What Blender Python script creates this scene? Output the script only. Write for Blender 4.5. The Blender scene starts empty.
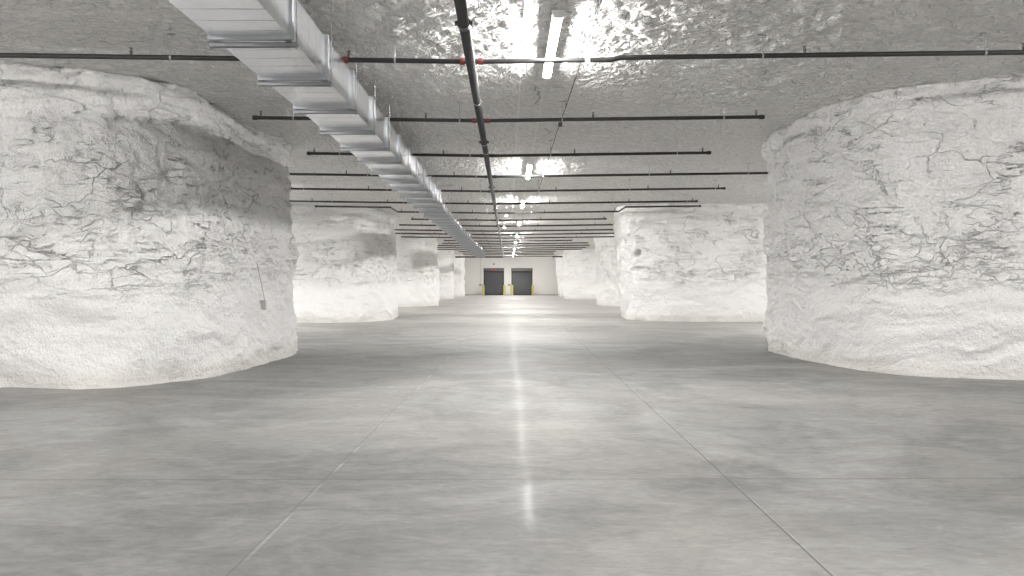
import bpy, bmesh, math, random
import numpy as np
from mathutils import Vector, Matrix

random.seed(7)
SC = bpy.context.scene
COL = SC.collection
CAM_H = 1.45
ROOF = 4.55            # ceiling height
PI = math.pi

# ------------------------------------------------------------------ render look
SC.view_settings.view_transform = 'Standard'
SC.view_settings.look = 'None'
SC.view_settings.gamma = 1.0
SC.view_settings.use_curve_mapping = False
SC.view_settings.exposure = 0.08
SC.cycles.max_bounces = 10
SC.cycles.diffuse_bounces = 7
SC.cycles.glossy_bounces = 4
SC.cycles.sample_clamp_indirect = 12.0
SC.cycles.use_denoising = True

w = bpy.data.worlds.new('mine_air'); SC.world = w
w.use_nodes = True
w.node_tree.nodes['Background'].inputs[0].default_value = (0.8, 0.85, 0.9, 1)
w.node_tree.nodes['Background'].inputs[1].default_value = 0.02

# ------------------------------------------------------------------ numpy noise
def _h(ix, iy, iz, seed):
    n = (ix.astype(np.int64) * 374761393 + iy.astype(np.int64) * 668265263 + iz.astype(np.int64) * 2147483647 + seed * 1274126177) & 0xFFFFFFFF
    n = ((n ^ (n >> 13)) * 1274126177) & 0xFFFFFFFF
    n = ((n ^ (n >> 16)) * 2246822519) & 0xFFFFFFFF
    return ((n ^ (n >> 15)) & 0xFFFFFF).astype(np.float64) / 0xFFFFFF

def vnoise(P, seed=0):
    i = np.floor(P); f = P - i
    u = f * f * f * (f * (f * 6 - 15) + 10)
    i = i.astype(np.int64)
    r = 0.0
    for dx in (0, 1):
        for dy in (0, 1):
            for dz in (0, 1):
                wgt = (u[:, 0] if dx else 1 - u[:, 0]) * (u[:, 1] if dy else 1 - u[:, 1]) * (u[:, 2] if dz else 1 - u[:, 2])
                r = r + wgt * _h(i[:, 0] + dx, i[:, 1] + dy, i[:, 2] + dz, seed)
    return r * 2 - 1

def fbm(P, octv=4, seed=0, gain=0.5):
    r = 0.0; a = 1.0; q = P
    for k in range(octv):
        r = r + a * vnoise(q, seed + k * 17); a *= gain; q = q * 2.03 + 11.3
    return r

def worley(P, seed=0):
    i = np.floor(P).astype(np.int64)
    f1 = np.full(len(P), 9.0); f2 = np.full(len(P), 9.0); cid = np.zeros(len(P))
    for dx in (-1, 0, 1):
        for dy in (-1, 0, 1):
            for dz in (-1, 0, 1):
                cx, cy, cz = i[:, 0] + dx, i[:, 1] + dy, i[:, 2] + dz
                px = cx + _h(cx, cy, cz, seed); py = cy + _h(cx, cy, cz, seed + 1); pz = cz + _h(cx, cy, cz, seed + 2)
                d = np.sqrt((P[:, 0] - px) ** 2 + (P[:, 1] - py) ** 2 + (P[:, 2] - pz) ** 2)
                c = _h(cx, cy, cz, seed + 3)
                near = d < f1
                f2 = np.where(near, f1, np.minimum(f2, d))
                cid = np.where(near, c, cid)
                f1 = np.where(near, d, f1)
    return f1, f2, cid

def sstep(a, b, x):
    t = np.clip((x - a) / (b - a), 0, 1)
    return t * t * (3 - 2 * t)

# ------------------------------------------------------------------ object helpers
def tag(o, label=None, cat=None, group=None, kind=None):
    if label: o['label'] = label
    if cat: o['category'] = cat
    if group: o['group'] = group
    if kind: o['kind'] = kind
    return o

def empty(name, loc, rz=0.0):
    o = bpy.data.objects.new(name, None); COL.objects.link(o)
    o.location = loc; o.rotation_euler = (0, 0, rz); o.empty_display_size = 0.2
    return o

def link_mesh(name, me, parent=None, loc=(0, 0, 0)):
    o = bpy.data.objects.new(name, me); COL.objects.link(o)
    o.location = loc
    if parent is not None: o.parent = parent
    return o

def mesh_from_bm(name, bm, m, smooth=False):
    bmesh.ops.recalc_face_normals(bm, faces=bm.faces[:])
    me = bpy.data.meshes.new(name); bm.to_mesh(me); bm.free()
    me.materials.append(m)
    if smooth:
        me.polygons.foreach_set('use_smooth', [True] * len(me.polygons))
    me.update()
    return me

def obj(name, bm, m, parent=None, loc=(0, 0, 0), smooth=False):
    return link_mesh(name, mesh_from_bm(name, bm, m, smooth), parent, loc)

def grid_mesh(name, V, nu, nv, m, closed_u=False):
    """V: (nv rows, nu columns, 3)"""
    me = bpy.data.meshes.new(name)
    vs = V.reshape(-1, 3)
    cu = nu if closed_u else nu - 1
    jj, ii = np.meshgrid(np.arange(nv - 1), np.arange(cu), indexing='ij')
    a = jj * nu + ii; b = jj * nu + (ii + 1) % nu; c = (jj + 1) * nu + (ii + 1) % nu; d = (jj + 1) * nu + ii
    F = np.stack([a, b, c, d], -1).reshape(-1, 4)
    me.vertices.add(len(vs)); me.vertices.foreach_set('co', vs.astype(np.float32).ravel())
    me.loops.add(F.size); me.loops.foreach_set('vertex_index', F.astype(np.int32).ravel())
    me.polygons.add(len(F)); me.polygons.foreach_set('loop_start', (np.arange(len(F)) * 4).astype(np.int32))
    me.polygons.foreach_set('use_smooth', np.ones(len(F), bool))
    me.update(calc_edges=True); me.validate()
    me.materials.append(m)
    return me

def box(bm, x0, x1, y0, y1, z0, z1, bev=0.0):
    r = bmesh.ops.create_cube(bm, size=1.0)
    for v in r['verts']:
        v.co = Vector(((x0 + x1) / 2 + v.co.x * (x1 - x0), (y0 + y1) / 2 + v.co.y * (y1 - y0), (z0 + z1) / 2 + v.co.z * (z1 - z0)))
    if bev > 0:
        es = {e for v in r['verts'] for e in v.link_edges}
        bmesh.ops.bevel(bm, geom=list(es), offset=bev, segments=2, affect='EDGES', profile=0.5)

def tube(bm, p0, p1, r, seg=12, r2=None, cap=True):
    p0 = Vector(p0); p1 = Vector(p1); d = p1 - p0
    q = d.to_track_quat('Z', 'Y').to_matrix().to_4x4()
    M = Matrix.Translation((p0 + p1) / 2) @ q
    bmesh.ops.create_cone(bm, cap_ends=cap, segments=seg, radius1=r, radius2=r if r2 is None else r2, depth=d.length, matrix=M)

def ball(bm, c, r, seg=12):
    bmesh.ops.create_uvsphere(bm, u_segments=seg, v_segments=max(6, seg // 2), radius=r, matrix=Matrix.Translation(Vector(c)))

def path_tube(bm, pts, r, seg=12):
    for a, b in zip(pts[:-1], pts[1:]): tube(bm, a, b, r, seg)
    for p in pts[1:-1]: ball(bm, p, r * 1.02, seg)

def ring_band(bm, c, axis, r_in, r_out, width, seg=16):
    tube(bm, Vector(c) - Vector(axis) * width / 2, Vector(c) + Vector(axis) * width / 2, r_out, seg)

# ------------------------------------------------------------------ materials
class NT:
    def __init__(s, name):
        s.m = bpy.data.materials.new(name); s.m.use_nodes = True
        s.t = s.m.node_tree; s.b = s.t.nodes['Principled BSDF']
        s.tc = s.t.nodes.new('ShaderNodeTexCoord')
    def n(s, typ, **kw):
        nd = s.t.nodes.new(typ)
        for k, v in kw.items(): setattr(nd, k, v)
        return nd
    def L(s, a, b): s.t.links.new(a, b)
    def mapping(s, scale=(1, 1, 1), loc=(0, 0, 0), rot=(0, 0, 0), src=None):
        mp = s.n('ShaderNodeMapping')
        mp.inputs['Scale'].default_value = scale; mp.inputs['Location'].default_value = loc; mp.inputs['Rotation'].default_value = rot
        s.L(src or s.tc.outputs['Object'], mp.inputs['Vector']); return mp.outputs[0]
    def noise(s, vec, scale, detail=4, rough=0.5, dist=0.0):
        nd = s.n('ShaderNodeTexNoise')
        nd.inputs['Scale'].default_value = scale; nd.inputs['Detail'].default_value = detail
        nd.inputs['Roughness'].default_value = rough; nd.inputs['Distortion'].default_value = dist
        s.L(vec, nd.inputs['Vector']); return nd.outputs['Fac']
    def vor(s, vec, scale, feature='DISTANCE_TO_EDGE', rnd=1.0):
        nd = s.n('ShaderNodeTexVoronoi', feature=feature)
        nd.inputs['Scale'].default_value = scale; nd.inputs['Randomness'].default_value = rnd
        s.L(vec, nd.inputs['Vector']); return nd.outputs['Distance']
    def ramp(s, fac, stops, interp='LINEAR'):
        nd = s.n('ShaderNodeValToRGB'); nd.color_ramp.interpolation = interp
        el = nd.color_ramp.elements
        while len(el) > len(stops): el.remove(el[-1])
        while len(el) < len(stops): el.new(0.5)
        for e, (p, c) in zip(el, stops):
            e.position = p; e.color = (c, c, c, 1) if isinstance(c, (int, float)) else (*c, 1)
        s.L(fac, nd.inputs[0]); return nd.outputs[0]
    def math(s, op, a, b=None, c=None, clamp=False):
        nd = s.n('ShaderNodeMath', operation=op, use_clamp=clamp)
        for i, v in enumerate((a, b, c)):
            if v is None: continue
            if isinstance(v, (int, float)): nd.inputs[i].default_value = v
            else: s.L(v, nd.inputs[i])
        return nd.outputs[0]
    def mix(s, fac, a, b, mode='MIX'):
        nd = s.n('ShaderNodeMix', data_type='RGBA', blend_type=mode)
        for i, v in ((0, fac), (6, a), (7, b)):
            if isinstance(v, (int, float)): nd.inputs[i].default_value = v
            elif isinstance(v, tuple): nd.inputs[i].default_value = (*v, 1)
            else: s.L(v, nd.inputs[i])
        return nd.outputs[2]
    def vadd(s, a, b):
        nd = s.n('ShaderNodeVectorMath', operation='ADD'); s.L(a, nd.inputs[0]); s.L(b, nd.inputs[1]); return nd.outputs[0]
    def vscale(s, a, k):
        nd = s.n('ShaderNodeVectorMath', operation='SCALE'); s.L(a, nd.inputs[0]); nd.inputs['Scale'].default_value = k; return nd.outputs[0]
    def noise_col(s, vec, scale, detail=2):
        nd = s.n('ShaderNodeTexNoise'); nd.inputs['Scale'].default_value = scale; nd.inputs['Detail'].default_value = detail
        s.L(vec, nd.inputs['Vector']); return nd.outputs['Color']
    def xyz(s, vec):
        nd = s.n('ShaderNodeSeparateXYZ'); s.L(vec, nd.inputs[0]); return nd.outputs
    def bump(s, h, dist, strength=1.0, prev=None):
        nd = s.n('ShaderNodeBump'); nd.inputs['Distance'].default_value = dist; nd.inputs['Strength'].default_value = strength
        s.L(h, nd.inputs['Height'])
        if prev is not None: s.L(prev, nd.inputs['Normal'])
        return nd.outputs[0]
    def set(s, **kw):
        names = {'color': 'Base Color', 'rough': 'Roughness', 'metal': 'Metallic', 'normal': 'Normal', 'coat': 'Coat Weight',
                 'coat_rough': 'Coat Roughness', 'spec': 'Specular IOR Level', 'emit': 'Emission Color', 'emit_s': 'Emission Strength'}
        for k, v in kw.items():
            i = s.b.inputs[names[k]]
            if isinstance(v, (int, float)): i.default_value = v
            elif isinstance(v, tuple): i.default_value = (*v, 1)
            else: s.L(v, i)
        return s.m

def simple(name, col, rough=0.5, metal=0.0, var=0.06, scale=14.0, bumpd=0.0):
    n = NT(name)
    f = n.noise(n.tc.outputs['Object'], scale, 4)
    c = n.mix(f, tuple(max(0, x * (1 - var)) for x in col), tuple(min(1, x * (1 + var)) for x in col))
    r = n.math('MULTIPLY_ADD', f, 0.15, rough - 0.075)
    kw = dict(color=c, rough=r, metal=metal)
    if bumpd > 0: kw['normal'] = n.bump(f, bumpd)
    return n.set(**kw)

def mat_rock():
    n = NT('white_painted_rock')
    P = n.tc.outputs['Object']
    z = n.xyz(P)[2]
    up = n.math('SUBTRACT', n.math('MULTIPLY_ADD', n.noise(P, 0.6, 3), 1.2, z), 0.6)      # ragged height
    u4 = n.math('DIVIDE', up, 4.0)
    upper = n.ramp(u4, [(0.30, 0.0), (0.44, 1.0)])
    band = n.ramp(u4, [(0.30, 0.0), (0.40, 1.0), (0.56, 1.0), (0.72, 0.3)])
    def lam(scale, loc, width, detail, rough):
        f = n.noise(n.mapping(scale, loc), 1.0, detail, rough, 0.25)
        d = n.math('ABSOLUTE', n.math('SUBTRACT', f, 0.5))
        return n.ramp(d, [(0.0, 1.0), (width, 0.0)])
    def brk(scale, loc, a, b):
        return n.ramp(n.noise(n.mapping(loc=loc), scale, 4, 0.6), [(a, 0.0), (b, 1.0)])
    # partings between the rock layers, then short joints across them
    l1 = n.math('MULTIPLY', n.math('MULTIPLY', lam((0.55, 0.55, 3.0), (1, 2, 3), 0.009, 6, 0.58), upper), brk(1.7, (3, 3, 3), 0.47, 0.56))
    l2 = n.math('MULTIPLY', n.math('MULTIPLY', lam((1.5, 1.5, 7.0), (5, 1, 2), 0.010, 5, 0.6), band), brk(2.2, (9, 4, 2), 0.53, 0.61))
    l3 = n.math('MULTIPLY', n.math('MULTIPLY', lam((2.6, 2.6, 1.1), (2, 7, 5), 0.010, 5, 0.6), upper), brk(2.0, (4, 9, 1), 0.54, 0.62))
    # blocky joints that run on from layer to layer
    wp = n.vadd(n.vscale(n.noise_col(P, 1.4, 2), 0.60), n.vscale(n.noise_col(P, 7.0, 4), 0.10))
    pw = n.vadd(P, wp)
    v1 = n.ramp(n.vor(n.mapping((0.80, 0.80, 2.3), src=pw), 1.0), [(0.0, 1.0), (0.013, 0.0)])
    v1 = n.math('MULTIPLY', n.math('MULTIPLY', n.math('MULTIPLY', v1, upper), brk(1.1, (6, 1, 7), 0.46, 0.55)), 0.85)
    v2 = n.ramp(n.vor(n.mapping((2.0, 2.0, 6.0), (3, 1, 7), src=pw), 1.0), [(0.0, 1.0), (0.034, 0.0)])
    v2 = n.math('MULTIPLY', n.math('MULTIPLY', n.math('MULTIPLY', v2, band), brk(1.5, (2, 5, 3), 0.47, 0.57)), 0.75)
    crack = n.math('MAXIMUM', n.math('MAXIMUM', n.math('MAXIMUM', v1, v2), l1), n.math('MAXIMUM', n.math('MULTIPLY', l2, 0.8), n.math('MULTIPLY', l3, 0.8)))
    mott = n.noise(P, 0.9, 6, 0.6)
    white = n.mix(mott, (0.85, 0.843, 0.838), (0.915, 0.905, 0.89))
    micro_shade = n.ramp(n.noise(n.mapping((1.1, 1.1, 1.0), loc=(6, 6, 1)), 30, 5, 0.7), [(0.36, 1.0), (0.50, 0.0)])  # dark speckle: tiny shadows of the rough surface painted into the colour
    white = n.mix(n.math('MULTIPLY', micro_shade, 0.22), white, (0.50, 0.49, 0.47))
    # bare rock where the paint missed the ledges
    dirt = n.ramp(n.noise(n.mapping((1.0, 1.0, 2.6), loc=(2, 8, 5)), 1.5, 8, 0.72), [(0.58, 0.0), (0.70, 1.0)])
    zb = n.ramp(n.math('DIVIDE', z, 4.0), [(0.36, 0.0), (0.43, 1.0), (0.50, 1.0), (0.60, 0.0)])
    dirt = n.math('MULTIPLY', n.math('MULTIPLY', dirt, zb), 0.38)
    col = n.mix(dirt, white, (0.46, 0.40, 0.34))
    col = n.mix(n.math('MULTIPLY', crack, 0.54), col, (0.17, 0.155, 0.145))
    # scuffed dusty foot
    foot = n.ramp(n.math('MULTIPLY_ADD', n.noise(P, 5, 4), -0.25, z), [(-0.0, 1.0), (0.16, 0.0)])
    col = n.mix(n.math('MULTIPLY', foot, 0.32), col, (0.56, 0.51, 0.42))
    pop = n.noise(P, 38, 3, 0.65)
    mid = n.noise(n.mapping((1, 1, 1.5)), 8, 6, 0.62)
    fine = n.noise(n.mapping((1.2, 1.2, 0.8)), 22, 4, 0.65)
    h = n.math('ADD', n.math('MULTIPLY', mid, 0.75), n.math('MULTIPLY', fine, 0.5))
    h = n.math('ADD', h, n.math('MULTIPLY', pop, 0.30))
    h = n.math('SUBTRACT', h, n.math('MULTIPLY', crack, 0.7))
    return n.set(color=col, rough=0.62, spec=0.35, normal=n.bump(h, 0.075, 1.0))

def mat_ceiling():
    n = NT('glossy_white_rock_ceiling')
    P = n.tc.outputs['Object']
    f1 = n.noise(P, 8.5, 2, 0.5, 0.8)
    f2 = n.noise(P, 21, 4, 0.65, 0.5)
    f1 = n.ramp(f1, [(0.36, 0.0), (0.64, 1.0)])
    h = n.math('ADD', n.math('MULTIPLY', f1, 0.55), n.math('MULTIPLY', f2, 0.34))
    col = n.mix(n.noise(P, 0.7, 5), (0.83, 0.822, 0.803), (0.89, 0.882, 0.863))
    wv = n.vadd(P, n.vscale(n.noise_col(P, 0.8, 3), 1.2))
    cr = n.ramp(n.vor(n.mapping((0.22, 0.5, 0.4), src=wv), 1.0), [(0.0, 1.0), (0.006, 0.0)])
    cr = n.math('MULTIPLY', cr, n.ramp(n.noise(P, 0.9, 3), [(0.55, 0.0), (0.62, 1.0)]))
    col = n.mix(n.math('MULTIPLY', cr, 0.7), col, (0.2, 0.19, 0.17))
    return n.set(color=col, rough=0.27, spec=0.6, normal=n.bump(h, 0.10, 1.0))

def mat_floor():
    n = NT('polished_concrete')
    P = n.tc.outputs['Object']
    X, Y, Z = n.xyz(P)
    a = n.noise(P, 0.30, 6, 0.55, 0.4)
    b = n.noise(n.mapping((0.8, 1.0, 1), rot=(0, 0, 0.3)), 1.1, 7, 0.62, 0.8)
    c = n.noise(n.mapping((1.5, 4.5, 1), rot=(0, 0, -0.25)), 2.2, 7, 0.65, 1.2)
    s = n.math('ADD', n.math('MULTIPLY', a, 0.45), n.math('ADD', n.math('MULTIPLY', b, 0.33), n.math('MULTIPLY', c, 0.22)))
    p1 = n.ramp(n.noise(n.mapping(loc=(3, 9, 0)), 0.26, 6, 0.58, 1.2), [(0.45, 0.0), (0.56, 1.0)])
    p2 = n.ramp(n.noise(n.mapping((1.0, 1.6, 1), loc=(1, 4, 0), rot=(0, 0, 0.35)), 0.8, 7, 0.62, 1.4), [(0.42, 0.0), (0.58, 1.0)])
    p3 = n.ramp(n.noise(n.mapping((1.0, 2.4, 1), loc=(8, 2, 0), rot=(0, 0, -0.3)), 2.3, 8, 0.68, 1.8), [(0.38, 0.0), (0.62, 1.0)])
    pm = n.math('ADD', n.math('MULTIPLY', p1, 0.42), n.math('ADD', n.math('MULTIPLY', p2, 0.33), n.math('MULTIPLY', p3, 0.25)))
    col = n.ramp(pm, [(0.0, (0.160, 0.158, 0.155)), (0.5, (0.226, 0.223, 0.218)), (1.0, (0.300, 0.296, 0.290))])
    # floor colour turns paler and warmer farther along the aisle
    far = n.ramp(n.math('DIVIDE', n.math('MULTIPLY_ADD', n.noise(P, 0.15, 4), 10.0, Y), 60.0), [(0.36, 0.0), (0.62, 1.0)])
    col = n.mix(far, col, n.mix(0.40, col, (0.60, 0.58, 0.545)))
    # pale scrapes and trowel marks
    t = n.ramp(n.noise(n.mapping((1.0, 6.0, 1), rot=(0, 0, 0.5)), 3.0, 8, 0.7, 2.0), [(0.62, 0.0), (0.72, 1.0)])
    t = n.math('MULTIPLY', t, n.ramp(n.noise(P, 0.5, 3), [(0.45, 0.0), (0.62, 1.0)]))
    col = n.mix(n.math('MULTIPLY', t, 0.5), col, (0.45, 0.45, 0.435))
    # darker cured strip
    d = n.ramp(n.noise(n.mapping((0.12, 0.75, 1), loc=(4, 2.2, 0)), 1.0, 5, 0.6, 0.5), [(0.54, 0.0), (0.66, 1.0)])
    col = n.mix(n.math('MULTIPLY', d, 0.45), col, (0.19, 0.19, 0.187))
    # warm tint patches
    wt = n.ramp(n.noise(n.mapping(loc=(7, 3, 0)), 0.45, 4), [(0.5, 0.0), (0.68, 1.0)])
    col = n.mix(n.math('MULTIPLY', wt, 0.16), col, (0.37, 0.33, 0.29))
    g = n.noise(n.mapping((1, 2.2, 1), rot=(0, 0, 0.2)), 9.0, 6, 0.7, 0.6)
    col = n.mix(0.35, col, n.ramp(g, [(0.3, 0.30), (0.5, 0.5), (0.7, 0.70)]), 'OVERLAY')
    # saw cut joints
    wob = n.math('MULTIPLY', n.math('SUBTRACT', n.noise(P, 1.2, 2), 0.5), 0.012)
    near = n.math('LESS_THAN', Y, 26.0)
    def lonj(x0, k, wd):
        dd = n.math('ABSOLUTE', n.math('ADD', n.math('SUBTRACT', X, n.math('MULTIPLY_ADD', Y, k, x0)), wob))
        return n.math('MULTIPLY', n.math('LESS_THAN', dd, wd), near)
    def traj(y0, k, wd):
        dd = n.math('ABSOLUTE', n.math('ADD', n.math('SUBTRACT', Y, n.math('MULTIPLY_ADD', X, k, y0)), wob))
        return n.math('LESS_THAN', dd, wd)
    jr = lonj(1.565, 0.0112, 0.0065); jl = lonj(-1.47, 0.0208, 0.005)
    j = n.math('MAXIMUM', jr, n.math('MULTIPLY', jl, 0.75))
    for y0, k, wd, st in ((5.47, 0.005, 0.010, 0.7), (12.1, 0.0, 0.025, 0.45), (19.0, 0, 0.03, 0.25), (26.0, 0, 0.04, 0.25)):
        j = n.math('MAXIMUM', j, n.math('MULTIPLY', traj(y0, k, wd), st))
    # pale chipped shoulder beside the cuts
    sh = n.math('MAXIMUM', lonj(1.580, 0.0112, 0.004), lonj(-1.458, 0.0208, 0.013))
    sh = n.math('MULTIPLY', sh, n.ramp(n.noise(P, 1.5, 4), [(0.48, 0.0), (0.62, 0.35)]))
    col = n.mix(sh, col, (0.58, 0.58, 0.56))
    col = n.mix(n.math('MULTIPLY', j, 0.8), col, (0.11, 0.11, 0.11))
    rough = n.math('MULTIPLY_ADD', s, 0.5, 0.40)
    h = n.math('SUBTRACT', n.math('MULTIPLY', n.noise(P, 4.0, 6, 0.6), 0.8), n.math('MULTIPLY', j, 0.6))
    nb = n.bump(h, 0.005, 0.8)
    cr = n.math('MULTIPLY_ADD', c, 0.5, -0.12, True)
    n.b.inputs['Coat IOR'].default_value = 1.45
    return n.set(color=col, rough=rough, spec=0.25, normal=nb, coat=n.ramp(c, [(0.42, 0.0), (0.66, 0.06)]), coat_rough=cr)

def mat_galv():
    n = NT('galvanized_sheet')
    P = n.tc.outputs['Object']
    v = n.n('ShaderNodeTexVoronoi'); v.inputs['Scale'].default_value = 28
    n.L(P, v.inputs['Vector'])
    sp = n.xyz(v.outputs['Color'])[0]
    col = n.mix(sp, (0.74, 0.76, 0.78), (0.80, 0.815, 0.835))
    streak = n.noise(n.mapping((1.2, 14, 1.2)), 1.0, 3, 0.6)
    r = n.math('MULTIPLY_ADD', sp, 0.06, 0.19)
    X, Y, Z = n.xyz(P)
    wob = n.math('MULTIPLY', n.noise(n.mapping((1.5, 0.4, 1.5)), 1.0, 2), 0.10)
    sw = n.math('PINGPONG', n.math('ADD', Y, wob), 0.135)
    bead = n.ramp(n.math('DIVIDE', sw, 0.135), [(0.0, 1.0), (0.09, 0.0)])
    h = n.math('ADD', n.math('MULTIPLY', streak, 0.5), bead)
    return n.set(color=col, rough=r, metal=0.88, normal=n.bump(h, 0.003, 0.6))

M = {}
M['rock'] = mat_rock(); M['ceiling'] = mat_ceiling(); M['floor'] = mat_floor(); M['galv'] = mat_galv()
M['strut'] = simple('zinc_strut', (0.50, 0.52, 0.54), 0.42, 0.85, 0.15, 30)
M['flange'] = simple('zinc_flange', (0.60, 0.62, 0.65), 0.38, 0.85, 0.12, 25)
M['rod'] = simple('zinc_rod', (0.42, 0.42, 0.42), 0.45, 0.7)
M['blackpipe'] = simple('black_steel_pipe', (0.013, 0.013, 0.013), 0.48, 0.0, 0.35, 8)
M['mainpipe'] = simple('grey_steel_main', (0.055, 0.057, 0.059), 0.34, 0.3, 0.2, 6)
M['red'] = simple('red_coupling_paint', (0.15, 0.028, 0.022), 0.55, 0, 0.15, 20)
M['brass'] = simple('dark_brass', (0.12, 0.10, 0.08), 0.45, 0.6, 0.2, 40)
M['whitemetal'] = simple('white_enamel', (0.82, 0.82, 0.81), 0.4, 0, 0.03, 20)
M['conduit'] = simple('pale_conduit', (0.72, 0.72, 0.70), 0.45, 0.2, 0.06, 9)
M['cable'] = simple('dark_cable', (0.06, 0.055, 0.05), 0.6, 0, 0.2, 10)
M['wall'] = simple('white_gypsum_wall', (0.73, 0.715, 0.69), 0.7, 0, 0.02, 1.2, 0.002)
M['doorgrey'] = simple('charcoal_slat_steel', (0.085, 0.088, 0.094), 0.45, 0.3, 0.08, 5)
M['doorframe'] = simple('dark_steel_guide', (0.035, 0.035, 0.036), 0.5, 0.2, 0.1, 6)
M['hood'] = simple('grey_hood_steel', (0.12, 0.12, 0.118), 0.45, 0.4, 0.1, 6)
M['yellow'] = simple('safety_yellow', (0.55, 0.49, 0.17), 0.5, 0, 0.06, 6)
M['greybox'] = simple('grey_plastic', (0.22, 0.22, 0.22), 0.5, 0, 0.08, 12)
M['boxgrey'] = simple('zinc_box', (0.42, 0.42, 0.41), 0.5, 0.1, 0.08, 12)
M['rubber'] = simple('black_rubber', (0.03, 0.03, 0.03), 0.7, 0, 0.1, 12)

def mat_emit(name, col, s):
    n = NT(name)
    f = n.noise(n.tc.outputs['Object'], 6.0, 2)
    return n.set(color=(0.9, 0.9, 0.9), emit=col, emit_s=n.math('MULTIPLY_ADD', f, 0.04 * s, s * 0.98))
LIGHT = 525.0
M['tube'] = mat_emit('lit_light_diffuser', (1.0, 0.982, 0.962), LIGHT)
M['lens'] = mat_emit('lit_small_lens', (1.0, 0.98, 0.95), 6.0)
M['redsign'] = simple('red_sign_paint', (0.40, 0.05, 0.04), 0.5)

# ------------------------------------------------------------------ rock pillars
def catmull(pts, per=40):
    p = np.array(pts, float); n = len(p); out = []
    for i in range(n):
        p0, p1, p2, p3 = p[i - 1], p[i], p[(i + 1) % n], p[(i + 2) % n]
        # centripetal-ish: damp tangents by local chord lengths
        l1 = np.linalg.norm(p2 - p1)
        def tang(a, b, c):
            la = np.linalg.norm(b - a) + 1e-6; lb = np.linalg.norm(c - b) + 1e-6
            t = ((b - a) / la * lb + (c - b) / lb * la) / (la + lb)
            return t
        m1 = tang(p0, p1, p2) * l1; m2 = tang(p1, p2, p3) * l1
        t = np.linspace(0, 1, per, endpoint=False)[:, None]
        out.append((2 * t ** 3 - 3 * t ** 2 + 1) * p1 + (t ** 3 - 2 * t ** 2 + t) * m1 + (-2 * t ** 3 + 3 * t ** 2) * p2 + (t ** 3 - t ** 2) * m2)
    return np.concatenate(out)

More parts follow.
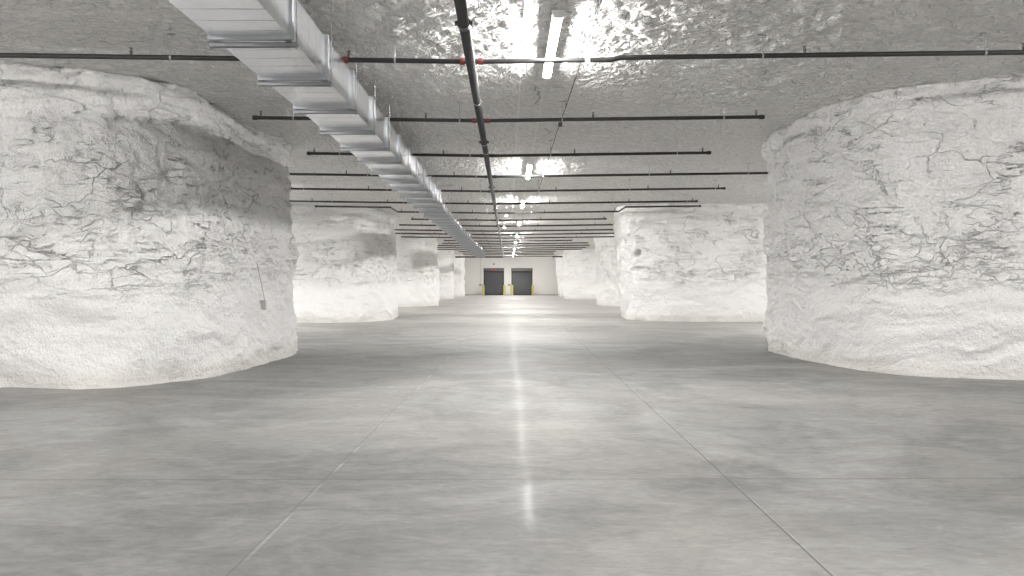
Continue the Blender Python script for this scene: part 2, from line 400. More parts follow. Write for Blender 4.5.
def make_pillar(label, base, top, seed, pix=0.0016, dents=(), drape=0.0, hard=1.0):
    B = catmull(base); T = catmull(top)
    mid = (B + T) / 2
    area = np.sum(mid[:, 0] * np.roll(mid[:, 1], -1) - np.roll(mid[:, 0], -1) * mid[:, 1])
    if area < 0: B, T, mid = B[::-1], T[::-1], mid[::-1]
    tan = np.roll(mid, -1, 0) - np.roll(mid, 1, 0)
    nrm = np.stack([tan[:, 1], -tan[:, 0]], -1); nrm /= np.linalg.norm(nrm, axis=1)[:, None]
    for _ in range(12): nrm = (np.roll(nrm, 1, 0) + nrm * 2 + np.roll(nrm, -1, 0)) / 4
    nrm /= np.linalg.norm(nrm, axis=1)[:, None]
    dist = np.linalg.norm(mid, axis=1)
    facing = (mid * nrm).sum(1) / dist
    vis = (facing < 0.15) & (np.abs(mid[:, 0] / np.maximum(mid[:, 1], 1)) < 0.78)
    step = np.where(vis, np.maximum(0.022, dist * pix), 0.22)
    for _ in range(4): step = np.minimum(step, np.minimum(np.roll(step, 1) * 1.3, np.roll(step, -1) * 1.3))
    seglen = np.linalg.norm(np.roll(mid, -1, 0) - mid, axis=1)
    dens = np.concatenate([[0], np.cumsum(seglen / step)])
    N = int(dens[-1])
    q = np.linspace(0, dens[-1], N, endpoint=False)
    ci = lambda A: np.stack([np.interp(q, dens, np.append(A[:, k], A[0, k])) for k in range(2)], -1)
    B, T, nr = ci(B), ci(T), ci(nrm)
    nr /= np.linalg.norm(nr, axis=1)[:, None]
    dz = max(0.022, dist.min() * pix)
    zs = np.concatenate([[-0.03, 0.0], np.arange(dz, ROOF + 0.09, dz)])
    t = np.clip(zs / ROOF, 0, 1.02) ** 1.35
    XY = B[None] * (1 - t)[:, None, None] + T[None] * t[:, None, None]
    Pn = np.concatenate([XY, np.broadcast_to(zs[:, None, None], XY.shape[:2] + (1,))], -1).reshape(-1, 3)
    NR = np.broadcast_to(nr[None], XY.shape).reshape(-1, 2)
    o = np.array([seed * 3.7, seed * 1.3, 0])
    P = Pn + o; z = Pn[:, 2]
    A = lambda a, b, c: P * np.array([a, b, c])
    lump = 0.10 * fbm(P * 0.55, 3, seed) + 0.045 * fbm(A(1.6, 1.6, 2.2), 3, seed + 3)
    rag = z + 0.32 * fbm(P * 0.7, 3, seed + 5)
    up = sstep(1.35, 1.75, rag)
    band = sstep(1.30, 1.60, rag) * (1 - 0.70 * sstep(2.1, 2.7, rag))
    warp = np.stack([fbm(P * 1.2, 2, seed + 7), fbm(P * 1.2, 2, seed + 8), 0.5 * fbm(P * 1.2, 2, seed + 9)], -1) * 0.35
    Q = P + warp * 0.5
    def terrace(n_, k):
        t_ = n_ * k; i_ = np.floor(t_)
        return (i_ + sstep(0.38, 0.62, t_ - i_)) / k
    t1 = terrace(fbm(Q * np.array([0.75, 0.75, 2.0]), 5, seed + 31, 0.55), 3.0)
    t2 = terrace(fbm(Q * np.array([2.0, 2.0, 6.0]), 4, seed + 33, 0.55), 3.0)
    t3 = terrace(fbm(Q * np.array([4.5, 4.5, 11.0]), 3, seed + 35, 0.55), 2.5)
    rid = 0.018 * (0.5 - np.abs(fbm(A(2.2, 2.2, 5.5), 4, seed + 11)))
    d = lump + hard * up * (rid + 0.075 * t1 + 0.016 * t2 + 0.006 * t3) + hard * band * (0.024 * t2 + 0.013 * t3)
    low = 1 - up
    sw = P[:, 0] * 0.8 + P[:, 1] * 0.8
    rip = fbm(np.stack([sw * 1.1, P[:, 2] * 5.0 + 1.6 * fbm(P * 0.8, 2, seed + 13), sw * 0.3], -1), 3, seed + 14)
    d = d + low * (0.030 * rip + 0.007 * vnoise(P * 17, seed + 15))
    d = d + 0.012 * fbm(A(7, 7, 8), 3, seed + 16) * (0.5 + 0.5 * up)
    rub = sstep(3.65, 3.95, z + 0.25 * fbm(P * 1.1, 2, seed + 21))
    d = d + rub * (0.045 * fbm(A(4.0, 4.0, 4.5), 4, seed + 22, 0.6) + 0.03 * t2)
    if drape > 0:      # vertical flow folds high on the face
        dm = sstep(2.2, 2.6, rag) * (1 - sstep(3.6, 4.0, rag))
        d = d + drape * dm * fbm(A(6.0, 6.0, 1.6), 4, seed + 18)
    d = d + 0.012 * np.exp(-np.maximum(z, 0) / 0.05)      # spill of paint and dust at the foot
    for (cx, cy, cz, rx, rz, dep) in dents:
        rr = ((Pn[:, 0] - cx) ** 2 + (Pn[:, 1] - cy) ** 2) / rx ** 2 + (z - cz) ** 2 / rz ** 2
        d = d - dep * np.exp(-rr ** 2)
    Pn = Pn.copy(); Pn[:, :2] += NR * d[:, None]
    cx, cy = Pn[:, 0].mean(), Pn[:, 1].mean()
    Pn -= np.array([cx, cy, 0])
    me = grid_mesh('rock_pillar', Pn.reshape(len(zs), N, 3), N, len(zs), M['rock'], True)
    ob = link_mesh('rock_pillar', me, None, (cx, cy, 0))
    return tag(ob, label, 'rock pillar', 'painted rock pillars along the aisle', 'thing')

make_pillar('wide white rock pillar nearest the camera on the duct side, crossed by a broad shadow',
    [(-4.43, 15.5), (-4.44, 13.2), (-4.68, 11.3), (-5.3, 10.35), (-7.0, 10.2), (-10.5, 10.2), (-14, 10.5), (-15.4, 12), (-15.4, 16.5), (-14, 18.4), (-9, 18.7), (-6.4, 18.3), (-5.15, 17.2)],
    [(-5.12, 17.0), (-5.2, 13.9), (-5.25, 11.9), (-5.9, 11.05), (-7.2, 10.5), (-10.5, 10.4), (-14, 10.7), (-15.2, 12.2), (-15.2, 16.4), (-14, 18.2), (-9, 18.7), (-7.1, 18.6), (-5.9, 18.3)],
    1, drape=0.030)
make_pillar('wide white rock pillar nearest the camera, across the aisle from the duct',
    [(5.8, 16.5), (5.83, 12.7), (6.25, 11.75), (7.7, 11.06), (11, 10.9), (14, 11.5), (15.2, 13), (15.2, 16.8), (13.8, 18.3), (10, 18.7), (7.8, 18.5), (6.5, 17.7)],
    [(5.95, 16.9), (5.6, 13.9), (5.95, 12.1), (7.7, 11.1), (11, 11.0), (14, 11.6), (15.0, 13.2), (15.0, 16.8), (13.6, 18.2), (10, 18.6), (7.9, 18.5), (6.7, 17.8)],
    2, drape=0.012)
make_pillar('white rock pillar second from the camera on the duct side, bent pipe at its top',
    [(-4.73, 31.5), (-4.9, 28.3), (-5.6, 27.2), (-7.7, 26.9), (-10.5, 26.9), (-14, 27.2), (-15.4, 29), (-15.4, 33.8), (-14, 35.6), (-9.5, 35.9), (-6.4, 35.5), (-5.3, 34.3)],
    [(-5.35, 34.3), (-5.55, 32.0), (-6.1, 30.4), (-8.0, 30.0), (-10.5, 29.8), (-14, 29.8), (-15.2, 31), (-15.2, 34.4), (-14, 35.6), (-9.5, 35.9), (-6.9, 35.8), (-5.8, 35.4)],
    3)
make_pillar('white rock pillar with a small dark hole in its corner, across from the duct',
    [(4.80, 30.7), (4.95, 28.6), (6.0, 27.9), (9.7, 27.5), (12, 27.5), (14, 27.8), (15.2, 29), (15.2, 34), (14, 35.4), (9, 35.7), (6.6, 35.3), (5.5, 34.2)],
    [(4.62, 31.4), (4.75, 30.0), (5.7, 29.5), (9.7, 29.0), (12, 29), (14, 29.3), (15, 30.2), (15, 34), (14, 35.2), (9, 35.6), (6.6, 35.2), (5.3, 34.4)],
    4, dents=[(5.12, 29.05, 2.62, 0.12, 0.15, 0.45), (5.25, 28.85, 2.02, 0.30, 0.09, 0.20)])
make_pillar('white rock pillar third from the camera on the duct side',
    [(-4.75, 50.0), (-5.0, 46.2), (-6.0, 44.8), (-9, 44.6), (-12, 44.6), (-14.5, 46), (-14.8, 51), (-13.5, 54), (-9, 54.5), (-6.2, 54.2), (-5.15, 53)],
    [(-4.95, 51.0), (-5.2, 49.0), (-6.2, 47.6), (-9, 47.4), (-12, 47.4), (-14.5, 48), (-14.8, 51.4), (-13.5, 54), (-9, 54.5), (-6.4, 54.2), (-5.4, 53.4)],
    5)
make_pillar('white rock pillar third from the camera across from the duct, set back',
    [(6.15, 50.5), (6.3, 47.2), (7.2, 45.6), (9, 45.3), (12, 45.3), (14.5, 46.5), (14.8, 51), (13.5, 54), (9, 54.4), (7.2, 54), (6.55, 52.8)],
    [(6.0, 50.5), (6.2, 48.2), (7.2, 46.9), (9, 46.7), (12, 46.7), (14.5, 47.5), (14.8, 51), (13.5, 53.8), (9, 54.2), (7.2, 53.8), (6.45, 52.6)],
    6)
make_pillar('white rock pillar fourth from the camera on the duct side',
    [(-5.15, 69.0), (-5.35, 67), (-6.2, 66.0), (-9, 65.7), (-12, 65.7), (-14.5, 67), (-14.5, 71), (-13, 73.6), (-9, 74), (-6.6, 73.6), (-5.55, 72)],
    [(-5.15, 69.2), (-5.5, 67.6), (-6.4, 66.9), (-9, 66.7), (-12, 66.7), (-14.5, 68), (-14.5, 71), (-13, 73.4), (-9, 74), (-6.6, 73.6), (-5.55, 72)],
    7)
make_pillar('white rock pillar fourth from the camera across from the duct',
    [(5.40, 70.0), (5.5, 66.8), (6.5, 65.3), (9, 65), (12, 65), (14.5, 66.5), (14.5, 71), (13, 73.6), (9, 74), (6.8, 73.6), (5.7, 72)],
    [(5.35, 70.0), (5.5, 67.4), (6.6, 66.2), (9, 66), (12, 66), (14.5, 67.2), (14.5, 71), (13, 73.4), (9, 73.8), (6.8, 73.4), (5.7, 72)],
    8)
make_pillar('white rock pillar against the far wall on the duct side',
    [(-4.95, 82.0), (-5.3, 80.3), (-6.4, 79.6), (-9, 79.4), (-12, 79.4), (-14, 81), (-14, 85), (-12.5, 87.2), (-9, 87.5), (-6.4, 87.2), (-5.2, 85.4)],
    [(-5.05, 82.0), (-5.4, 80.8), (-6.5, 80.2), (-9, 80), (-12, 80), (-14, 81.4), (-14, 85), (-12.5, 87), (-9, 87.4), (-6.5, 87.1), (-5.35, 85.4)],
    9)
make_pillar('white rock pillar against the far wall, across from the duct',
    [(5.85, 84.0), (6.1, 82.0), (7.0, 81.2), (9, 81), (12, 81), (14, 82.4), (14, 85.4), (12.5, 87.2), (9, 87.5), (7.0, 87.3), (6.1, 86.2)],
    [(5.40, 84.0), (5.7, 82.6), (6.8, 81.8), (9, 81.6), (12, 81.6), (14, 82.8), (14, 85.4), (12.5, 87), (9, 87.4), (6.8, 87.2), (5.7, 86.2)],
    10)

# ------------------------------------------------------------------ setting
def spaced(segs):
    out = []
    for a, b, s in segs: out.append(np.arange(a, b, s))
    out.append([segs[-1][1]]); return np.concatenate(out)

XS = spaced([(-22, -9, 0.5), (-9, -3, 0.07), (-3, 4.2, 0.03), (4.2, 9, 0.07), (9, 22, 0.5)])
YS = spaced([(-14, 6.5, 0.5), (6.5, 13.5, 0.03), (13.5, 16, 0.05), (16, 36, 0.085), (36, 88, 0.25)])
gx, gy = np.meshgrid(XS, YS)
PP = np.stack([gx.ravel(), gy.ravel(), np.zeros(gx.size)], -1)
def ceil_h(P):
    k = 0.30 + 0.70 * sstep(0.7, 2.2, np.abs(P[:, 0] - 0.45))
    return ROOF + 0.02 + k * (0.016 * fbm(P * 0.45, 3, 61) + 0.012 * fbm(P * 2.3, 3, 62)) + 0.021 * fbm(P * 8.5, 2, 63)
PP[:, 2] = ceil_h(PP)
tag(link_mesh('ceiling', grid_mesh('ceiling', PP.reshape(len(YS), len(XS), 3), len(XS), len(YS), M['ceiling'])), kind='structure')
def ceil_z(x, y): return float(ceil_h(np.array([[x, y, 0.0]]))[0])

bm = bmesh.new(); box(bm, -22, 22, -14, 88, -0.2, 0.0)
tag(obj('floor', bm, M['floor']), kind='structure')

def rock_wall(name, p0, p1, seed):
    L = math.hypot(p1[0] - p0[0], p1[1] - p0[1]); nu = int(L / 0.35); us = np.linspace(0, 1, nu); zs = np.arange(-0.03, ROOF + 0.3, 0.3)
    d = np.array([p1[0] - p0[0], p1[1] - p0[1]]) / L; nn = np.array([-d[1], d[0]])
    U, Zg = np.meshgrid(us, zs)
    X = p0[0] + U * (p1[0] - p0[0]); Y = p0[1] + U * (p1[1] - p0[1])
    P = np.stack([X.ravel(), Y.ravel(), Zg.ravel()], -1)
    o = 0.25 * fbm(P * 0.6, 3, seed) + 0.1 * fbm(P * 2, 2, seed + 4)
    P[:, 0] += nn[0] * o; P[:, 1] += nn[1] * o
    tag(link_mesh(name, grid_mesh(name, P.reshape(len(zs), nu, 3), nu, len(zs), M['rock'])), kind='structure')
rock_wall('wall_left', (-21.6, 88), (-21.6, -14), 71)
rock_wall('wall_right', (21.6, -14), (21.6, 88), 73)
rock_wall('wall_back', (-22, -13.6), (22, -13.6), 75)

# far wall with two door openings
DX = [(-2.89, -0.476), (0.404, 2.91)]; DH = 3.2; FY = 88.0
bm = bmesh.new()
xs = [-22, DX[0][0], DX[0][1], DX[1][0], DX[1][1], 22]
for k in (0, 2, 4): box(bm, xs[k], xs[k + 1], FY, FY + 0.3, -0.02, ROOF + 0.25)
for k in (1, 3): box(bm, xs[k], xs[k + 1], FY, FY + 0.3, DH, ROOF + 0.25)
tag(obj('wall_far', bm, M['wall']), kind='structure')
bm = bmesh.new()
for k in (0, 2, 4): box(bm, max(xs[k], -14), min(xs[k + 1], 14), FY - 0.025, FY, 0.0, 0.12, 0.004)
tag(obj('baseboard_far', bm, simple('grey_base', (0.42, 0.41, 0.39), 0.6)), kind='structure')

for i, (x0, x1) in enumerate(DX):
    r = empty('door_%d' % (i + 1), ((x0 + x1) / 2, FY, 0))
    tag(r, ['dark grey roll-up door with a red sign in its hood', 'dark grey roll-up door without a red sign'][i], 'roll-up door', 'roll-up doors in the far wall', 'structure')
    hw = (x1 - x0) / 2
    # slatted curtain: a corrugated profile
    zz = np.arange(0.0, 2.95, 0.0125); nu = 2
    yy = 0.16 + 0.012 * np.abs(np.sin(zz / 0.075 * PI)) ** 0.5
    V = np.stack([np.stack([np.full_like(zz, -hw + 0.05), yy, zz], -1), np.stack([np.full_like(zz, hw - 0.05), yy, zz], -1)], 1)
    link_mesh('slat_curtain', grid_mesh('slat_curtain', V, 2, len(zz), M['doorgrey']), r)
    bm = bmesh.new(); box(bm, -hw + 0.06, hw - 0.06, 0.13, 0.2, 0.0, 0.11, 0.008)
    obj('bottom_bar', bm, M['rubber'], r)
    for s in (-1, 1):
        bm = bmesh.new()
        box(bm, s * hw - (0.09 if s > 0 else 0), s * hw + (0.09 if s < 0 else 0), 0.02, 0.12, 0, 3.0, 0.006)
        box(bm, s * (hw - 0.03) - 0.03, s * (hw - 0.03) + 0.03, -0.03, 0.02, 0, 3.0, 0.006)
        obj('guide_rail', bm, M['doorframe'], r)
    bm = bmesh.new()
    box(bm, -hw - 0.02, hw + 0.02, -0.20, 0.22, 2.86, 3.22, 0.05)
    obj('hood', bm, M['hood'], r)
    bm = bmesh.new(); box(bm, -hw, hw, -0.17, 0.14, 2.80, 2.86)
    obj('hood_lip', bm, M['doorframe'], r)
    if i == 0:
        bm = bmesh.new(); box(bm, -0.29, 0.22, -0.235, -0.20, 2.93, 3.12, 0.008)
        tag(obj('warning_plate', bm, M['redsign'], r), 'red plate')

def bollard(x, label):
    r = empty('bollard', (x, FY - 0.75, 0))
    tag(r, label, 'bollard', 'yellow bollards guarding the doors')
    bm = bmesh.new(); tube(bm, (0, 0, 0.015), (0, 0, 1.16), 0.155, 20)
    obj('post', bm, M['yellow'], r, smooth=False)
    bm = bmesh.new(); bmesh.ops.create_uvsphere(bm, u_segments=20, v_segments=10, radius=0.155)
    for v in bm.verts: v.co.z = 1.16 + max(v.co.z, -0.02) * 0.45
    obj('domed_cap', bm, M['yellow'], r, smooth=True)
    bm = bmesh.new(); tube(bm, (0, 0, 0), (0, 0, 0.025), 0.19, 20)
    obj('base_collar', bm, M['hood'], r)
bollard(-2.92, 'yellow bollard on the duct side of the door with the red sign')
bollard(-0.42, 'yellow bollard between the doors, beside the door with the red sign')
bollard(0.46, 'yellow bollard between the doors, beside the door without a red sign')
bollard(2.93, 'yellow bollard at the outer edge of the door without a red sign')

def control_box(x, label):
    r = empty('control_box', (x, FY, 1.22)); tag(r, label, 'control box', 'door control boxes')
    bm = bmesh.new(); box(bm, -0.15, 0.15, -0.12, 0, -0.07, 0.10, 0.012); obj('housing', bm, M['greybox'], r)
    for k, mm in ((-0.06, 'rubber'), (0.0, 'red'), (0.06, 'rubber')):
        bm = bmesh.new(); tube(bm, (k, -0.12, 0.01), (k, -0.14, 0.01), 0.02, 12); obj('push_button', bm, M[mm], r)
control_box(-3.28, 'small dark control box on the wall outside the door with the red sign')
control_box(0.14, 'small dark control box on the wall between the two roll-up doors')

r = empty('alarm_horn', (-1.69, FY, 3.70)); tag(r, 'small grey alarm horn on the wall above the door with the red sign', 'alarm')
bm = bmesh.new(); box(bm, -0.09, 0.09, -0.05, 0, -0.11, 0.11, 0.01); obj('back_box', bm, M['greybox'], r)
bm = bmesh.new(); tube(bm, (0, -0.13, 0), (0, -0.05, 0), 0.075, 16, 0.035); obj('horn', bm, M['greybox'], r)

bm = bmesh.new(); tube(bm, (-3.28, FY - 0.03, 1.32), (-3.28, FY - 0.03, ROOF - 0.02), 0.022, 10)
for zc in (1.9, 2.7, 3.5, 4.2): box(bm, -3.32, -3.24, FY - 0.03, FY, zc - 0.012, zc + 0.012)
tag(obj('wall_conduit', bm, M['rod']), 'thin grey conduit running up the far wall from a control box', 'conduit', kind='thing')

# ------------------------------------------------------------------ ceiling lights
def light_parts():
    d = {}
    bm = bmesh.new(); box(bm, -0.062, 0.062, -1.22, 1.22, 0.0, 0.055, 0.006); d['housing'] = mesh_from_bm('housing', bm, M['whitemetal'])
    bm = bmesh.new()
    seg = 10
    for y0, y1 in ((-0.59, 0.59),):
        pr = [(0.046 * math.cos(PI + PI * k / seg), 0.035 * math.sin(PI + PI * k / seg)) for k in range(seg + 1)]
        a = [bm.verts.new((x, y0, z)) for x, z in pr]; b = [bm.verts.new((x, y1, z)) for x, z in pr]
        for k in range(seg): bm.faces.new((a[k], a[k + 1], b[k + 1], b[k]))
        bm.faces.new(a); bm.faces.new(b[::-1])
    d['diffuser'] = mesh_from_bm('diffuser', bm, M['tube'], False)
    bm = bmesh.new(); box(bm, -0.052, 0.052, -0.02, 0.02, -0.036, 0.0, 0.006); d['end_cap'] = mesh_from_bm('end_cap', bm, M['whitemetal'])
    bm = bmesh.new()
    tube(bm, (-0.04, 0, 0), (0, 0, 0.09), 0.004, 6); tube(bm, (0.04, 0, 0), (0, 0, 0.09), 0.004, 6); tube(bm, (0, 0, 0.08), (0, 0, 0.16), 0.004, 6)
    d['hanger'] = mesh_from_bm('hanger', bm, M['rod'])
    return d
LP = light_parts()
def ceiling_light(x, y, label, group='strip lights along the aisle', rz=0.0):
    z = CAM_H + 3.0
    r = empty('ceiling_light', (x, y, z), rz); tag(r, label, 'ceiling light', group)
    link_mesh('housing', LP['housing'], r)
    for s in (-1, 1):
        link_mesh('diffuser', LP['diffuser'], r, (0, s * 0.605, 0))
        link_mesh('end_cap', LP['end_cap'], r, (0, s * 1.205, 0))
        link_mesh('hanger', LP['hanger'], r, (0, s * 0.85, 0.05))
LY = [9.5, 19.9, 28.0, 37.4, 46.4, 54.8, 65.0, 74.0, 83.0]
ordn = ['first', 'second', 'third', 'fourth', 'fifth', 'sixth', 'seventh', 'eighth', 'ninth', 'tenth', 'eleventh', 'twelfth', 'thirteenth',
        'fourteenth', 'fifteenth', 'sixteenth', 'seventeenth', 'eighteenth', 'nineteenth', 'twentieth', 'twenty-first', 'twenty-second', 'twenty-third']
for i, y in enumerate(LY):
    lab = ('long lit strip light nearest the camera, above the first black sprinkler pipe' if i == 0 else
           'farthest lit strip light of the aisle row, just before the roll-up doors' if i == len(LY) - 1 else
           'lit strip light %s from the camera in the aisle row' % ordn[i])
    ceiling_light(0.56, y, lab)
# same strip lights in the rest of the mine: behind the viewer and in the cross aisles between pillars
for i, (x, y, rz) in enumerate([(0.56, 0.0, 0), (0.56, -9.4, 0), (-7.6, 4.2, PI / 2), (9.2, 4.2, PI / 2), (-12.6, 4.2, PI / 2), (14.2, 4.2, PI / 2), (-8.6, -5.0, PI / 2), (8.8, -5.0, PI / 2),
                                (-8.6, 22.8, PI / 2), (10.1, 22.6, PI / 2), (-9, 40.2, PI / 2), (9.4, 40.4, PI / 2), (-9, 60, PI / 2), (9.4, 60, PI / 2), (-9, 77, PI / 2), (9.4, 77.5, PI / 2)]):
    side = 'duct side' if x < 0 else 'side without duct'
    lab = ('lit strip light in the aisle row behind the camera' if abs(x) < 1 else
           'lit strip light in the open bay by the first pillars, %s%s' % (side, ', rear' if y < 0 else ', inner' if abs(x) < 10 else ', outer') if y < 10 else
           'lit strip light in the %s cross aisle beyond the camera, %s' % (ordn[{22: 0, 40: 1, 60: 2, 77: 3}[int(y)]], side))
    ceiling_light(x, y, lab, 'strip lights in the cross aisles' if abs(x) > 1 else 'strip lights behind the camera', rz)

# small lamps beside the row
def small_lamp(x, y, label):
    z = CAM_H + 2.86
    r = empty('ceiling_lamp', (x, y, z)); tag(r, label, 'small lamp', 'small lamps beside the light row')
    bm = bmesh.new(); box(bm, -0.06, 0.06, -0.05, 0.05, 0.0, 0.12, 0.015); obj('housing', bm, M['whitemetal'], r)
    for s in (-1, 1):
        bm = bmesh.new(); ball(bm, (s * 0.035, -0.02, -0.03), 0.034, 12); obj('lamp_head', bm, M['lens'], r, smooth=True)
    bm = bmesh.new(); tube(bm, (0, 0, 0.09), (0, 0, ceil_z(x, y) - z + 0.01), 0.012, 8); obj('stem', bm, M['rod'], r)
small_lamp(0.075, 24.2, 'small white twin lamp hanging beside the aisle lights, nearest the camera')
small_lamp(-0.07, 31.3, 'small white twin lamp hanging beside the aisle lights, midway of three')
small_lamp(-0.19, 38.0, 'small white twin lamp hanging beside the aisle lights, farthest of three')

# conduits and cables on the ceiling
def run(name, label, cat, x, z, y0, y1, rad, m, clips=True):
    bm = bmesh.new(); tube(bm, (x, y0, z), (x, y1, z), rad, 8)
    if clips:
        y = y0 + 0.7
        while y < min(y1, 50):
            box(bm, x - rad * 1.8, x + rad * 1.8, y - 0.012, y + 0.012, z - rad * 1.15, max(ceil_z(x, y) + 0.01, z + 0.012)); y += 3.0
    return tag(obj(name, bm, m), label, cat)
run('ceiling_conduit', 'pale thin conduit along the ceiling between the main pipe and the light row', 'conduit', 0.175, CAM_H + 3.0, -8, 84, 0.011, M['conduit'])
run('light_conduit', 'pale thin conduit along the ceiling directly above the row of strip lights', 'conduit', 0.565, CAM_H + 3.075, -8, 84, 0.010, M['conduit'])
r = empty('ceiling_cable', (0, 0, 0)); tag(r, 'thin dark cable strung along the ceiling beyond the row of strip lights', 'cable')
bm = bmesh.new()
pts = [(0.985 + 0.01 * math.sin(k), 6.0 + k * 2.2, CAM_H + 3.02 - 0.02 * (k % 2)) for k in range(10)]
path_tube(bm, pts, 0.0075, 6); obj('cable', bm, M['cable'], r)
bm = bmesh.new(); box(bm, 0.95, 1.02, 13.93, 14.0, CAM_H + 2.95, CAM_H + 3.03, 0.008); obj('junction_knob', bm, M['cable'], r)
for y in (8.1, 12.6, 17.0, 21.4):
    bm = bmesh.new(); tube(bm, (0.985, y, CAM_H + 3.0), (0.985, y, ceil_z(0.985, y) + 0.02), 0.006, 6); obj('cable_hook', bm, M['cable'], r)

# ------------------------------------------------------------------ sprinkler pipework
MX, MZ = -0.46, CAM_H + 2.70
r = empty('sprinkler_main', (MX, 0, MZ)); tag(r, 'grey steel main pipe running lengthwise under the black sprinkler pipes', 'pipe')
bm = bmesh.new(); tube(bm, (0, -8, 0), (0, 78.3, 0), 0.057, 20); obj('pipe', bm, M['mainpipe'], r, smooth=True)
for y in (-2, 4.6, 7.7, 14.2, 20.9, 27.2, 34.5, 41, 48):
    bm = bmesh.new(); tube(bm, (0, y - 0.05, 0), (0, y + 0.05, 0), 0.070, 18)
    box(bm, -0.095, 0.095, y - 0.03, y + 0.03, -0.018, 0.018, 0.004); obj('coupling', bm, M['mainpipe'], r)
for y in (0.5, 6.2, 11, 15.2, 24, 31, 38, 45, 58, 70):
    bm = bmesh.new(); tube(bm, (0, y, 0.055), (0, y, ceil_z(MX, y) - MZ + 0.01), 0.006, 6)
    tube(bm, (0, y - 0.014, 0), (0, y + 0.014, 0), 0.064, 16); obj('hanger', bm, M['rod'], r)

SP = {}
bm = bmesh.new()
tube(bm, (0, 0, 0), (0, 0, 0.035), 0.016, 10); tube(bm, (0, 0, 0.035), (0, 0, 0.05), 0.021, 6)
for s in (-1, 1): tube(bm, (s * 0.016, 0, 0.05), (s * 0.006, 0, 0.085), 0.004, 6)
tube(bm, (0, 0, 0.05), (0, 0, 0.08), 0.004, 6); tube(bm, (0, 0, 0.085), (0, 0, 0.089), 0.024, 12)
SP['head'] = mesh_from_bm('sprinkler_head', bm, M['brass'])
bm = bmesh.new()
tube(bm, (-0.032, 0, 0), (0.032, 0, 0), 0.041, 16); box(bm, -0.022, 0.022, -0.056, 0.056, -0.014, 0.014, 0.004)
SP['red'] = mesh_from_bm('red_coupling', bm, M['red'])
bm = bmesh.new(); tube(bm, (-0.04, 0, 0), (0.02, 0, 0), 0.041, 14); tube(bm, (0.02, 0, 0), (0.04, 0, 0), 0.034, 14)
SP['dark'] = SP['red'].copy(); SP['dark'].materials[0] = M['blackpipe']
SP['pale'] = SP['red'].copy(); SP['pale'].materials[0] = M['conduit']
SP['cap'] = mesh_from_bm('end_cap', bm, M['blackpipe'])

SLOPE = 0.0135; BH = CAM_H + 2.785; RAD = 0.0315
def bz(x): return BH + SLOPE * abs(x - MX)
heads_n = [-4.24, -1.41, 1.46, 4.26]; hang_n = [-3.68, -0.83, 0.93, 3.70]
heads_w = [-6.9, -4.24, -1.41, 1.46, 4.26, 6.95]; hang_w = [-6.2, -3.68, -0.83, 0.93, 3.70, 6.3]
BR = [ # y, left x, right x, heads, hangers
    (9.31, -13, 13, [-10.2, -7.4, -4.74, -2.0, 1.0, 3.73, 6.49, 9.3], [-6.9, -4.24, -1.42, 3.2, 6.0, 8.8]),
    (12.7, -4.34, 4.36, heads_n, hang_n), (16.2, -4.36, 4.40, heads_n, hang_n),
    (19.4, -13, 13, heads_w, hang_w), (22.5, -6.62, 6.57, heads_w[1:-1] + [6.4], hang_w), (26.06, -7.7, 6.64, heads_w[:-1] + [6.5], hang_w),
    (29.5, -7.2, 7.2, heads_n, hang_n), (32.88, -4.26, 4.34, heads_n, hang_n), (36.3, -5.3, 5.1, heads_n, hang_n),
    (39.8, -6.8, 6.9, heads_n, hang_w), (42.7, -6.6, 6.7, heads_n, hang_w), (46.0, -6.6, 6.56, heads_n, hang_n),
    (49.4, -4.27, 4.27, heads_n, hang_n), (52.8, -4.7, 5.7, heads_n, hang_n), (56.2, -6.2, 6.2, heads_n, hang_n), (59.6, -6.2, 6.28, heads_n, hang_n),
    (63.0, -6.3, 6.3, [], hang_n), (66.4, -4.4, 4.3, [], hang_n), (69.8, -4.3, 4.3, [], hang_n), (73.2, -4.4, 4.6, [], hang_n)]
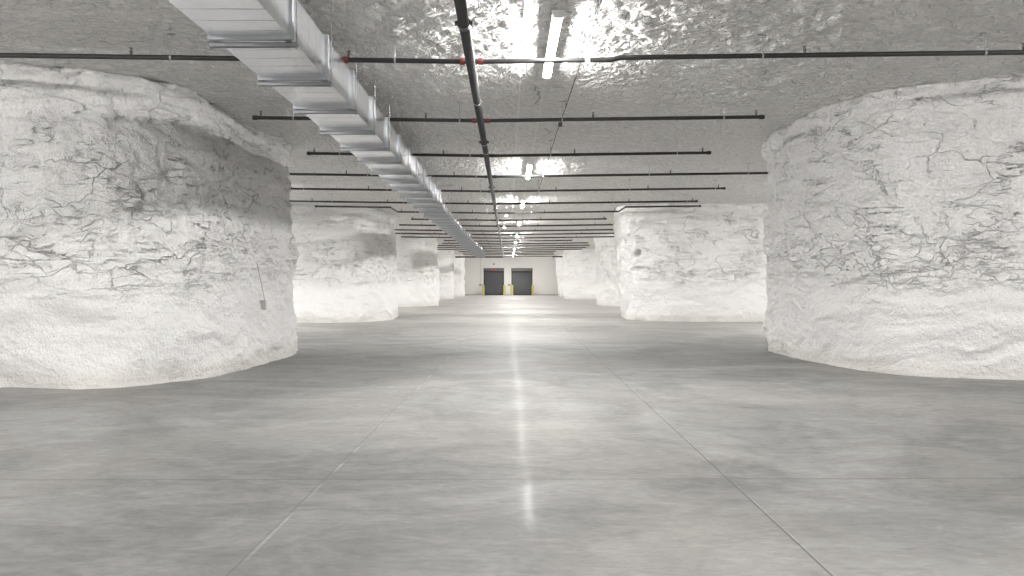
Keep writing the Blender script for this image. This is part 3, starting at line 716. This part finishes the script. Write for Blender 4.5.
for i, (y, xl, xr, heads, hangs) in enumerate(BR):
    extra = {0: ', spanning the whole view', 6: ', bent around the second pillars'}.get(i, '')
    lab = 'black sprinkler pipe %s from the camera across the ceiling%s' % (ordn[i], extra)
    if i == len(BR) - 1: lab = 'farthest thin black sprinkler pipe across the ceiling, before the header pipe'
    r = empty('sprinkler_pipe', (MX, y, 0)); tag(r, lab, 'sprinkler pipe', 'black sprinkler pipes crossing the ceiling')
    L = lambda x, yy=0.0: (x - MX, yy, bz(x))
    for s, xe in ((-1, xl), (1, xr)):
        bm = bmesh.new()
        if i == 6: path_tube(bm, [L(MX), L(s * 4.41), L(s * 4.41, -1.75), L(xe, -1.75)], RAD, 12)
        elif i == 0 and s > 0: path_tube(bm, [L(MX), L(1.3), (1.42 - MX, 0, bz(1.42) + 0.025), (xe - MX, 0, bz(xe) + 0.02)], RAD, 12)
        else: tube(bm, L(MX), L(xe), RAD if i < 8 else RAD * 1.2, 12)
        obj('pipe', bm, M['blackpipe'], r, smooth=False)
        if i < 12:
            c = link_mesh('end_cap', SP['cap'], r, L(xe, -1.75 if i == 6 else 0.0))
            if s < 0: c.rotation_euler = (0, 0, PI)
    bm = bmesh.new(); tube(bm, (0, 0, MZ + 0.03), (0, 0, BH), 0.038, 12); tube(bm, (-0.07, 0, BH), (0.07, 0, BH), 0.042, 12)
    obj('tee', bm, M['mainpipe'], r)
    if i < 10:
        for x in ([MX - 0.115, MX + 0.115] if i else [MX - 0.115, MX + 0.115, -2.04, 1.0]):
            link_mesh('coupling', SP['pale'] if x == 1.0 else SP['red'] if i < 2 else SP['dark'], r, L(x))
    for x in heads:
        if xl < x < xr + 0.1:
            jog = -1.75 if (i == 6 and abs(x) > 4.5) else 0.0
            up = 0.022 if (i == 0 and x > 1.3) else 0.0
            link_mesh('sprinkler_head', SP['head'], r, (x - MX, jog, bz(x) + RAD * 0.8 + up))
    for x in hangs:
        if xl < x < xr:
            jog = -1.75 if (i == 6 and abs(x) > 4.5) else 0.0
            zt = ceil_z(x, y + jog)
            up = 0.022 if (i == 0 and x > 1.3) else 0.0
            bm = bmesh.new(); p = Vector(L(x, jog)); p.z += up
            tube(bm, p + Vector((0, 0, RAD)), (p.x, p.y, zt + 0.015), 0.0055, 6)
            tube(bm, p - Vector((0.011, 0, 0)), p + Vector((0.011, 0, 0)), RAD + 0.006, 14)
            box(bm, p.x - 0.05, p.x + 0.05, p.y - 0.02, p.y + 0.02, zt - 0.012, zt + 0.012)
            obj('hanger', bm, M['rod'], r)

# thick header pipe along the top of the far wall
HY, HH = 78.6, CAM_H + 2.76
r = empty('header_pipe', (0, HY, HH)); tag(r, 'thick black header pipe farthest along the ceiling, ahead of the doors wall', 'pipe')
for x0, x1, z0, z1, rr in ((-5.6, -0.5, 0, 0, 0.075), (-0.5, 4.7, 0.04, 0.08, 0.035), (4.7, 6.0, 0.05, 0.05, 0.075)):
    bm = bmesh.new(); tube(bm, (x0, 0, z0), (x1, 0, z1), rr, 14); obj('pipe', bm, M['blackpipe'], r)
for x in (-5.2, -3.2, -1, 1.2, 3.4, 5.2):
    bm = bmesh.new(); tube(bm, (x, 0, 0.03), (x, 0, ceil_z(x, HY) - HH + 0.01), 0.012, 6); obj('hanger', bm, M['rod'], r)

# ------------------------------------------------------------------ air duct
DXL, DXR = -2.747, -2.027
DZ0, DZ1 = CAM_H + 2.285, CAM_H + 2.722
DW = DXR - DXL; DC = (DXL + DXR) / 2
r = empty('air_duct', (DC, 0, DZ0)); tag(r, 'long galvanized rectangular air duct hung under the ceiling on strut hangers', 'air duct')
PITCH = 1.36
ys = [6.87 + PITCH * k for k in range(-7, 43)]
SPLIT = 22.0
def sect(y0, y1, w0, w1, h0, h1):
    bm = bmesh.new(); n = 4; rings = []
    for k in range(n + 1):
        t = k / n; w = (w0 + (w1 - w0) * t) / 2; h = h0 + (h1 - h0) * t; y = y0 + (y1 - y0) * t
        bow = 0.004 * math.sin(PI * t)
        rings.append([bm.verts.new(c) for c in ((-w, y, -bow), (w, y, -bow), (w, y, h + bow), (-w, y, h + bow))])
    for k in range(n):
        for j in range(4): bm.faces.new((rings[k][j], rings[k][(j + 1) % 4], rings[k + 1][(j + 1) % 4], rings[k + 1][j]))
    bm.faces.new(rings[0]); bm.faces.new(rings[-1])
    return bm
H1 = DZ1 - DZ0; H2 = 0.17
for k, (a, b) in enumerate(zip(ys[:-1], ys[1:])):
    if b <= SPLIT + 0.7: h0 = h1 = H1
    elif a <= SPLIT + 0.7: h0, h1 = H1, H2
    else: h0 = h1 = H2
    obj('duct_section', sect(a, b, DW, DW, h0, h1), M['galv'], r)
for k, y in enumerate(ys):
    h = H1 if y <= SPLIT + 0.7 else H2
    bm = bmesh.new(); f = 0.032; w = DW / 2
    for (x0, x1, z0, z1) in ((-w - f, w + f, -f, 0), (-w - f, w + f, h, h + f), (-w - f, -w, 0, h), (w, w + f, 0, h)):
        box(bm, x0, x1, y - 0.028, y - 0.004, z0, z1); box(bm, x0, x1, y + 0.004, y + 0.028, z0, z1)
        box(bm, x0 * 0.992, x1 * 0.992, y - 0.005, y + 0.005, z0, z1)
    obj('flange', bm, M['flange'], r)
    # strut trapeze under the joint, open channel
    ysr = y + 0.075; e = w + 0.055
    bm = bmesh.new()
    box(bm, -e, e, ysr - 0.021, ysr + 0.021, -f - 0.006, -f)
    box(bm, -e, e, ysr - 0.021, ysr - 0.017, -f - 0.042, -f); box(bm, -e, e, ysr + 0.017, ysr + 0.021, -f - 0.042, -f)
    box(bm, -e, e, ysr - 0.021, ysr - 0.010, -f - 0.042, -f - 0.038); box(bm, -e, e, ysr + 0.010, ysr + 0.021, -f - 0.042, -f - 0.038)
    for s in (-1, 1): box(bm, -w + 0.0 if s < 0 else w - 0.05, -w + 0.05 if s < 0 else w, y, ysr, -f, -0.001)
    obj('strut', bm, M['strut'], r)
    for s in (-1, 1):
        x = s * (w + 0.043)
        bm = bmesh.new(); tube(bm, (x, ysr, -f - 0.06), (x, ysr, ceil_z(DC + x, ysr) - DZ0 + 0.015), 0.0055, 6)
        tube(bm, (x, ysr, -f - 0.055), (x, ysr, -f - 0.042), 0.013, 6)
        obj('hanger_rod', bm, M['rod'], r)

# ------------------------------------------------------------------ outlet box on the near pillar
bpy.context.view_layer.update()
pil = [o for o in COL.objects if o.name.startswith('rock_pillar')]
near_l = pil[0]
def side_hit(y, z):
    o = Vector((0, y, z)) - near_l.location
    ok, p, nn, _ = near_l.ray_cast(o, Vector((-1, 0, 0)))
    return p.x + near_l.location.x
yb, zb = 13.5, 1.05
xs_ = [side_hit(yb + a, zb + b) for a in (-0.06, 0, 0.06) for b in (-0.09, 0, 0.09)]
xb = max(xs_)
r = empty('outlet_box', (xb, yb, zb)); tag(r, 'small grey outlet box on the pillar crossed by shadow, hanging from a thin conduit', 'outlet box')
bm = bmesh.new(); box(bm, -0.06, 0.045, -0.055, 0.055, -0.085, 0.085, 0.008); obj('housing', bm, M['boxgrey'], r)
bm = bmesh.new(); box(bm, 0.045, 0.052, -0.045, 0.045, -0.075, 0.075, 0.003)
obj('cover_plate', bm, M['conduit'], r)
zt = 0.78
hit = [(k, max(side_hit(yb + a, zb + k) for a in (-0.02, 0, 0.02)) - xb) for k in np.linspace(0.08, zt, 9)]
x1 = hit[-1][1] + 0.012
x0 = 0.01
need = max(h - (x0 + (x1 - x0) * (k - 0.08) / (zt - 0.08)) for k, h in hit) + 0.006
off = max(0.0, need)
bm = bmesh.new(); tube(bm, (x0 + off * 0.6, 0, 0.08), (x1 + off, 0, zt), 0.007, 8)
obj('conduit', bm, M['boxgrey'], r)

# ------------------------------------------------------------------ camera
cam = bpy.data.cameras.new('camera'); co = bpy.data.objects.new('camera', cam); COL.objects.link(co)
co.location = (0, 0, CAM_H); co.rotation_euler = (PI / 2, 0, 0)
cam.sensor_fit = 'HORIZONTAL'; cam.sensor_width = 36.0; cam.lens = 740.0 / 1024.0 * 36.0
cam.shift_x = 4.0 / 1024.0; cam.shift_y = -5.0 / 1024.0
cam.clip_start = 0.05; cam.clip_end = 300
SC.camera = co
